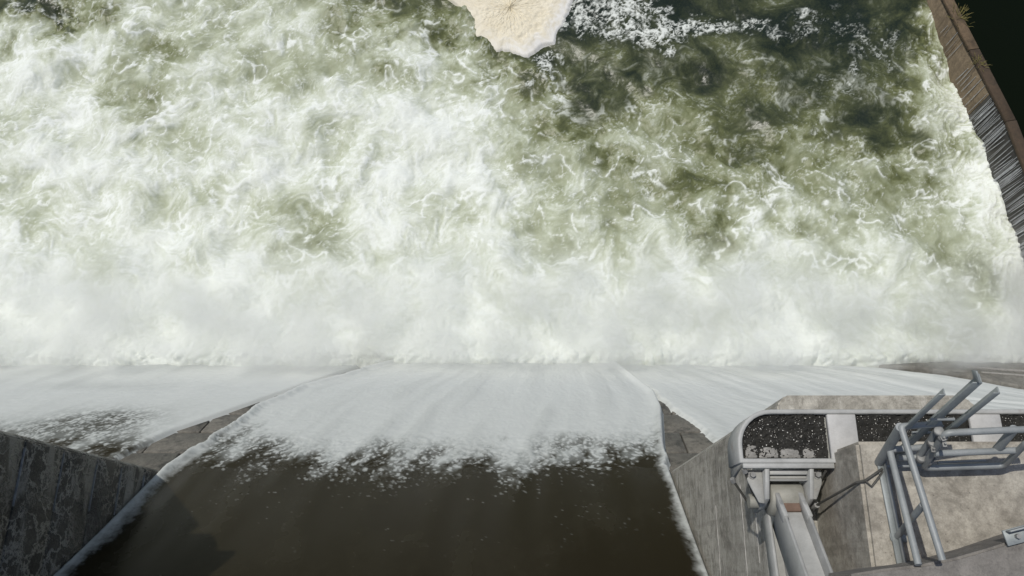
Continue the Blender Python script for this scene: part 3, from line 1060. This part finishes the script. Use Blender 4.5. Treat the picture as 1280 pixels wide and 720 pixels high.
# trunnion bracket reaching upstream from the girder: side plates, shelves, stepped seat plates
HX0, HX1, HYc, HZc, HR = 2.285, 2.615, .60, 11.97, .165
for x0, x1 in ((2.205, 2.248), (2.628, 2.668)):
    MB().extrude([(x0, GY0 - .052, GZ - .012), (x0, GY0 - .052, GB - .1), (x0, HYc - .12, GB - .12), (x0, HYc - .10, HZc + .02), (x0, HYc - .02, GZ - .10)], (x1 - x0, 0, 0)).build('side_plate', M['paint'], gir, bevel=.005, seg=1)
for z0, ya, yb, mat in ((GZ - .08, GY0 - .052, GY0 - .10, 'paint'), (GZ - .13, GY0 - .105, GY0 - .135, 'paint_dark'), (GZ - .10, GY0 - .140, GY0 - .155, 'paint')):
    MB().box(2.25, 2.626, yb, ya - .002, z0 - .10, z0).build('seat_plate', M[mat], gir, bevel=.004, seg=1)
for pts_ in ([(2.04, GY0 - .055), (2.203, GY0 - .055), (2.203, HYc - .06), (2.15, HYc - .05), (2.06, GY0 - .16)],
             [(2.67, GY0 - .055), (2.775, GY0 - .055), (2.765, GY0 - .18), (2.70, HYc - .02), (2.67, HYc - .02)]):
    MB().prism(pts_[::-1], GZ - .15, GZ - .12).build('shelf', M['paint_dark'], gir, bevel=.004, seg=1)
for bx_ in (2.105, 2.725):
    m = MB(); m.tube([(bx_, GY0 - .10, GZ - .12), (bx_, GY0 - .10, GZ - .112)], .040, 14)
    w_ = m.build('washer', M['bolt'], gir)
    m = MB(); m.tube([(bx_, GY0 - .10, GZ - .112), (bx_, GY0 - .10, GZ - .075)], .027, 6); m.build('nut', M['bolt'], w_)
for (za, zb, xa, yb, ya) in ((GZ - .06, GB + .02, 2.02, GY0 - .36, GY0 - .06), (GB + .06, GB - .12, 1.98, GY0 - .34, GY0 - .12)):
    m = MB(); m.tube([(xa, ya, za), (xa + .19, yb, zb)], .013, 8)
    r_ = m.build('tie_bolt', M['rod'], gir)
    m = MB(); m.tube([(xa - .006, ya + .012, za + .012), (xa + .014, ya - .022, za - .012)], .026, 6); m.build('nut', M['bolt'], r_)
m = MB(); m.tube([(2.79, GY0 - .07, GZ - .05), (2.70, GY0 - .33, GB + .05)], .012, 8); m.build('tie_bolt', M['rod'], gir)
# end plate hanging off the rounded end of the girder
MB().extrude([(GX0 + .02, GY0 - .004, GZ - .02), (GX0 + .02, GY0 - .12, GB - .02), (GX0 + .02, GY0 + .2, GB - .02), (GX0 + .02, GY0 + .2, GZ - .06)], (.03, 0, 0)).build('end_plate', M['paint_dark'], gir, bevel=.004, seg=1)

# ------------------------------------------------------------------ radial gate arm
arm = empty('gate_arm', 'grey steel gate arm hinged in the trunnion bracket below the girder', 'gate arm')
m = MB(); m.tube([(HX0, HYc, HZc), (HX0 + .02, HYc, HZc), (HX1 - .02, HYc, HZc), (HX1, HYc, HZc)], [HR - .02, HR, HR, HR - .02], 28)
m.build('hub', M['hub'], arm, smooth=True)
m = MB(); m.tube([(HX0 - .17, HYc - .02, HZc - .04), (HX1 + .14, HYc - .02, HZc - .04)], .07, 20); pin = m.build('pin', M['hub'], arm, smooth=True)
ad = Vector((0.02, -.80, .60)).normalized()
an = Vector((0, .60, .80))
a0 = Vector(((HX0 + HX1) / 2 + .005, HYc, HZc))
AL = 6.0
hw = .112
def along(t, sx, n_):
    return a0 + ad * t + Vector((sx, 0, 0)) + an * n_
for sx in (-hw, hw):
    t0, t1 = .10, AL
    MB().hexa([along(t0 + .06, sx - .014, -.20), along(t0 + .06, sx + .014, -.20), along(t0 + .06, sx + .014, .17), along(t0 + .06, sx - .014, .17),
               along(t1, sx - .014, -.20), along(t1, sx + .014, -.20), along(t1, sx + .014, .17), along(t1, sx - .014, .17)]).build('flange', M['paint'], arm, bevel=.004, seg=1)
    # stiffener ears welded over the hub
    MB().extrude([along(-.02, sx - .022, HR - .02), along(.36, sx - .022, .185), along(.36, sx - .022, .09), along(0, sx - .022, .05)], (.044, 0, 0)).build('ear', M['paint'], arm, bevel=.004, seg=1)
MB().hexa([along(.2, -hw + .016, .02), along(.2, hw - .016, .02), along(.2, hw - .016, .045), along(.2, -hw + .016, .045),
           along(AL, -hw + .016, .02), along(AL, hw - .016, .02), along(AL, hw - .016, .045), along(AL, -hw + .016, .045)]).build('web', M['paint'], arm)
MB().hexa([along(.11, -hw + .018, .05), along(.11, hw - .018, .05), along(.21, hw - .018, .052), along(.21, -hw + .018, .052),
           along(.11, -hw + .018, .10), along(.11, hw - .018, .10), along(.21, hw - .018, .075), along(.21, -hw + .018, .075)]).build('hub_plate', M['rust'], arm, bevel=.006, seg=1)
# lower arm of the same gate
lo_d = Vector((-.03, -.96, .26)).normalized()
for sx in (-.15, -.03):
    p0 = a0 + Vector((sx, -.05, -.16)) + lo_d * .1
    m = MB(); m.bar(p0, p0 + lo_d * 6, .026, .22); m.build('lower_flange', M['paint'], arm, bevel=.004, seg=1)
m = MB(); p0 = a0 + Vector((-.09, -.05, -.16)) + lo_d * .2
m.bar(p0, p0 + lo_d * 5.9, .09, .03); m.build('lower_web', M['paint_dark'], arm)

# long tie rod from the bracket to the block edge
rod = empty('tie_rod', 'thin dark rod running from the trunnion bracket to the block edge', 'rod')
ra, rm, rb = Vector((2.735, .53, 12.0)), at(1070, 603, z=12.82), at(1103, 586, z=BZ + .03)
rm = Vector((BX - .03, rm.y, 12.82))
m = MB(); m.tube([ra, rm, rm + Vector((.05, .01, .06)), rb], .012, 8); m.build('bar', M['rod'], rod)
rc = rm + Vector((.05, .01, .06))
m = MB(); m.tube([rc, rc + Vector((.05, -.05, .0)), rb + Vector((-.03, -.06, 0)), rb + Vector((.0, -.02, 0))], .010, 6); m.build('hook', M['rod'], rod)
rb = rm
m = MB(); m.tube([ra - (rb - ra).normalized() * .03, ra + (rb - ra).normalized() * .05], .03, 8); m.build('eye_nut', M['bolt'], rod)

# ------------------------------------------------------------------ angle iron along the block edge
ang = empty('angle_iron', 'thin steel angle strip fixed along the left edge of the block top', 'steel strip')
pa, pb = at(1098, 574, z=BZ + .004), at(1124, 706, z=BZ + .004)
m = MB(); m.bar(pa + Vector((0, 0, .012)), pb + Vector((0, 0, .012)), .05, .02); m.build('flat_leg', M['angle'], ang, bevel=.003, seg=1)
m = MB(); m.bar(pa + Vector((.028, 0, .04)), pb + Vector((.028, 0, .04)), .012, .08); m.build('upright_leg', M['pipe'], ang, bevel=.003, seg=1)
q = pa.lerp(pb, .76)
m = MB(); m.box(q.x + .03, q.x + .10, q.y - .03, q.y + .03, BZ + .004, BZ + .03); m.build('clip', M['angle'], ang, bevel=.003, seg=1)

# ------------------------------------------------------------------ pipe railing
rl = empty('pipe_railing', 'galvanised pipe railing with outward leaning posts on the concrete block', 'railing')
PR = .0275
HZ1, HZ2 = 13.55, 13.17                   # the two rail levels
def pipe(name, pts, r=PR, bend=.08, mat='pipe'):
    m = MB(); m.tube(pts, r, 14, True, bend)
    return m.build(name, M[mat], rl, smooth=True)
# side run along the left edge (upper and lower rail, their ends at the slab)
c1 = at(1126, 533, z=HZ1); c1b = at(1178, 700, z=HZ1 + .05)
c2 = at(1112, 562, z=HZ2); c2b = at(1148, 706, z=HZ2 + .28)
pipe('rail', [c1b, c1, at(1176, 530, z=HZ1)], bend=.03)
pipe('rail', [c2b, c2, at(1156, 559, z=HZ2)], bend=.03)
pipe('post', [at(1121, 671, z=BZ + .01), at(1154, 631, z=HZ1)])
# base flange of that post
q = at(1121, 671, z=BZ)
m = MB(); m.tube([(q.x, q.y, BZ + .004), (q.x, q.y, BZ + .018)], .065, 16); m.build('post_flange', M['angle'], rl)
# corner post (round) and the leaning angle posts
pipe('post', [at(1099, 578, z=BZ + .01), at(1126, 534, z=HZ1)], .040)
def angle_post(name, a, b, w=.075, tip=None):
    a, b = Vector(a), Vector(b)
    m = MB()
    m.bar(a, b, w, .010, up=(0, -1, .3))
    t = (b - a).normalized()
    s = t.cross(Vector((0, -1, .3))).normalized()
    m2 = MB()
    u_ = s.cross(t).normalized()
    m2.bar(a + s * (w / 2 - .005) - u_ * (w / 2), b + s * (w / 2 - .005) - u_ * (w / 2), .010, w, up=(0, -1, .3))
    o_ = m.build(name, M['angle'], rl, bevel=.002, seg=1)
    m2.build('angle_leg', M['angle'], o_, bevel=.002, seg=1)
    if tip is not None:
        m3 = MB(); m3.bar(b, tip, w * .9, .012, up=(1, 0, 0)); m3.build('angle_tip', M['angle'], o_, bevel=.002, seg=1)
    return o_
angle_post('leaning_post', at(1112, 556, z=13.2), at(1178, 493, z=14.2), .048)
angle_post('leaning_post', at(1118, 572, z=BZ + .02), at(1222, 478, z=14.33), .072, at(1218, 463, z=14.36))
angle_post('leaning_post', at(1160, 560, z=13.2), at(1246, 491, z=14.2), .052)
# right-hand panel: a closed pipe loop with a middle rail
zu, zl = 13.62, 13.02
pipe('rail_loop', [at(1300, 536, z=zu), at(1181, 541, z=zu), at(1154, 585, z=zl), at(1255, 582, z=zl), at(1284, 552, z=zu - .1), at(1330, 548, z=zu - .1)], bend=.07)
pipe('middle_rail', [at(1168, 567, z=13.32), at(1272, 563, z=13.32)])
pipe('post', [at(1246, 562, z=13.3), at(1268, 536, z=zu)], .036)
# left return loop, clamped to the panel
pipe('rail_loop', [at(1176, 530, z=HZ1), at(1170, 540, z=HZ1 - .04), at(1148, 572, z=HZ2 - .1), at(1122, 572, z=HZ2 - .1)], bend=.05)
# pipe clamps: a collar round the pipe with a pair of lugs and a bolt
for (a, b, z, a2, b2, z2) in ((1174, 538, 13.58, 1171, 543, 13.50), (1166, 552, 13.4, 1163, 557, 13.33), (1150, 575, 13.1, 1153, 571, 13.15),
                              (1179, 545, 13.56, 1176, 550, 13.49), (1158, 579, 13.08, 1161, 574, 13.14)):
    p, q = at(a, b, z=z), at(a2, b2, z=z2)
    q = p + (q - p).normalized() * .045
    m = MB(); m.tube([p, q], PR + .011, 14)
    c_ = m.build('clamp', M['bolt'], rl, bevel=.004, seg=1)
    mid = (p + q) / 2
    s_ = (q - p).normalized().cross(Vector((0, .3, 1))).normalized()
    m = MB(); m.bar(mid + s_ * .03, mid + s_ * .085, .03, .012, up=(q - p)); m.build('lug', M['bolt'], c_)
    m = MB(); m.tube([mid + s_ * .068 - (q - p) * .8, mid + s_ * .068 + (q - p) * .8], .009, 6); m.build('clamp_bolt', M['bolt'], c_)
# thin tie wires across the opening
for (a, b, c, d, z) in ((1140, 541, 1170, 541, 13.3), (1163, 524, 1193, 524, 13.7), (1108, 583, 1160, 582, 12.95), (1172, 579, 1232, 576, 12.93)):
    m = MB(); m.tube([at(a, b, z=z), at(c, d, z=z)], .013, 8); m.build('tie_bar', M['pipe'], rl)

# ------------------------------------------------------------------ left pier
lp = empty('stained_pier', 'dark wet-stained concrete pier at lower left with pale efflorescence', 'pier')
MB().prism([(XL - PT, -9), (XL - .03, -9), (XL - .03, 1.60), (XL - .12, NOSE_Y + .05), (XL - PT + .2, NOSE_Y + .05), (XL - PT, 1.4)], -.5, LZ).build('shaft', M['left_pier'], lp, bevel=.02)
# formwork panels standing a little proud of the shaft
rr = random.Random(3)
zpos = [2.5, 3.75, 4.6, 5.45, 6.3, 7.1, 8.06, 9.0, 9.9, 10.8, LZ - .02]
for i in range(len(zpos) - 1):
    e = rr.uniform(0, .015)
    MB().box(XL - .05, XL - .010 + e, -4.4, 1.59, zpos[i] + .002, zpos[i + 1] - .002).build('panel', M['left_pier'], lp, bevel=.012, seg=1)
    # pale lime bead weeping out of the joint
    y1 = 1.58 - rr.uniform(0, .1)
    m = MB()
    for q in range(rr.randrange(2, 4)):
        y0 = y1 - rr.uniform(.25, .9)
        hh = rr.uniform(.003, .007)
        m.hexa([(XL - .04, y0, zpos[i] - hh * .4), (XL + .012, y0, zpos[i] - hh * .3), (XL + .016, y1, zpos[i] - hh), (XL - .04, y1, zpos[i] - hh),
                (XL - .04, y0, zpos[i] + hh * .4), (XL + .012, y0, zpos[i] + hh * .3), (XL + .016, y1, zpos[i] + hh), (XL - .04, y1, zpos[i] + hh)])
        y1 = y0 - rr.uniform(.05, .5)
        break
    m.build('joint_bead', M['lime'], lp)
MB().prism([(XL - 1.6, GY0), (XL + .64, GY0), (XL + .64, GY1 - .3), (XL + .34, GY1), (XL - 1.6, GY1)], LZ + .004, GZ).build('girder_end', M['paint_dark'], lp, bevel=.01)
MB().box(XL - PT, XL - .28, -6.5, 1.03, LZ + .006, BZ).build('block', M['ledge'], lp, bevel=.02)
MB().box(XL - PT, XL + .62, -6.5, 1.33, BZ + .004, 13.1).build('shadow_slab', M['slab'], lp, bevel=.02)  # unseen slab, added and lengthened to carry the pier's shadow across the water

# ------------------------------------------------------------------ bare concrete toe at the right foot of the face
toe = empty('concrete_toe', 'bare grey concrete toe strip at the foot of the face on the far right', 'concrete ledge')
pts = [(1098, 460.5), (1150, 463), (1190, 470), (1240, 480), (1300, 491), (1420, 520), (1420, 455), (1300, 455), (1180, 456)]
def toe_prism(name, pts, n0, n1, mat):
    lo_, hi_ = [], []
    for a, b in pts:
        x, s = chute_pt(a, b)
        y0, z0 = profile(s, n0); y1, z1 = profile(s, n1)
        lo_.append((x, float(y0), float(z0))); hi_.append((x, float(y1), float(z1)))
    n = len(pts)
    m = MB()
    m.add(lo_ + hi_, [tuple(range(n - 1, -1, -1)), tuple(range(n, 2 * n))] + [(i, (i + 1) % n, n + (i + 1) % n, n + i) for i in range(n)])
    return m.build(name, mat, toe, bevel=.01, seg=1)
toe_prism('toe_body', pts, -.2, .10, M['toe'])
toe_prism('rib', [(1205, 463.5), (1300, 470), (1400, 477), (1400, 479), (1300, 472), (1205, 464.6)], .09, .14, M['mortar'])
toe_prism('rib', [(1225, 470), (1300, 475.5), (1400, 483), (1400, 484.5), (1300, 477), (1225, 471)], .09, .13, M['mortar'])

# ------------------------------------------------------------------ spray hanging over the foot of the face
def spray():
    k = bpy.data.materials.new('spray_mist')
    k.use_nodes = True
    t = k.node_tree
    t.nodes.remove(t.nodes['Principled BSDF'])
    out = t.nodes['Material Output']
    pv = t.nodes.new('ShaderNodeVolumePrincipled')
    pv.inputs['Color'].default_value = (.995, .998, .99, 1)
    pv.inputs['Anisotropy'].default_value = .2
    tc = t.nodes.new('ShaderNodeTexCoord')
    sep = t.nodes.new('ShaderNodeSeparateXYZ')
    t.links.new(tc.outputs['Object'], sep.inputs[0])
    def mr(src, a, b, c, d):
        n = t.nodes.new('ShaderNodeMapRange')
        n.interpolation_type = 'SMOOTHSTEP'
        n.inputs[1].default_value, n.inputs[2].default_value, n.inputs[3].default_value, n.inputs[4].default_value = a, b, c, d
        t.links.new(src, n.inputs[0])
        return n.outputs[0]
    def mul(a, b, op='MULTIPLY'):
        n = t.nodes.new('ShaderNodeMath')
        n.operation = op
        for s_, v_ in zip(n.inputs, (a, b)):
            if hasattr(v_, 'is_linked'):
                t.links.new(v_, s_)
            else:
                s_.default_value = v_
        return n.outputs[0]
    nz = t.nodes.new('ShaderNodeTexNoise')
    nz.inputs['Scale'].default_value = .75
    nz.inputs['Detail'].default_value = 4
    nz.inputs['Roughness'].default_value = .6
    t.links.new(tc.outputs['Object'], nz.inputs['Vector'])
    near = mul(mr(mul(sep.outputs[1], mul(nz.outputs['Fac'], 1.6), 'ADD'), 5.1, 5.8, 0, 1), mr(sep.outputs[1], 5.4, 8.8, 1, 0))
    low = mr(sep.outputs[2], 0, 2.0, 1, 0)
    shape = mul(mul(near, low), mr(nz.outputs['Fac'], .34, .68, .08, 1))
    # a puff drifting back over the sheet beside the railed pier
    vd = t.nodes.new('ShaderNodeVectorMath')
    vd.operation = 'SUBTRACT'
    t.links.new(tc.outputs['Object'], vd.inputs[0])
    vd.inputs[1].default_value = tuple(PUFF)
    vs = t.nodes.new('ShaderNodeVectorMath')
    vs.operation = 'MULTIPLY'
    t.links.new(vd.outputs[0], vs.inputs[0])
    vs.inputs[1].default_value = (1 / 1.15, 1 / .55, 1 / .6)
    vl = t.nodes.new('ShaderNodeVectorMath')
    vl.operation = 'LENGTH'
    t.links.new(vs.outputs[0], vl.inputs[0])
    puff = mul(mr(vl.outputs['Value'], .2, 1.0, 1, 0), mr(nz.outputs['Fac'], .30, .60, .2, 1))
    shape = mul(shape, mul(puff, 1.3), 'ADD')
    t.links.new(mul(shape, SPRAY), pv.inputs['Density'])
    t.links.new(pv.outputs[0], out.inputs['Volume'])
    m = MB().box(-18, 13.2, 4.0, 9.3, -.2, 2.1)
    o = m.build('spray', k)
    return tag(o, 'white spray hanging over the foot of the spillway', None, None, 'stuff')
SPRAY = 1.75
PUFF = at(958, 447, z=.75)
spray()
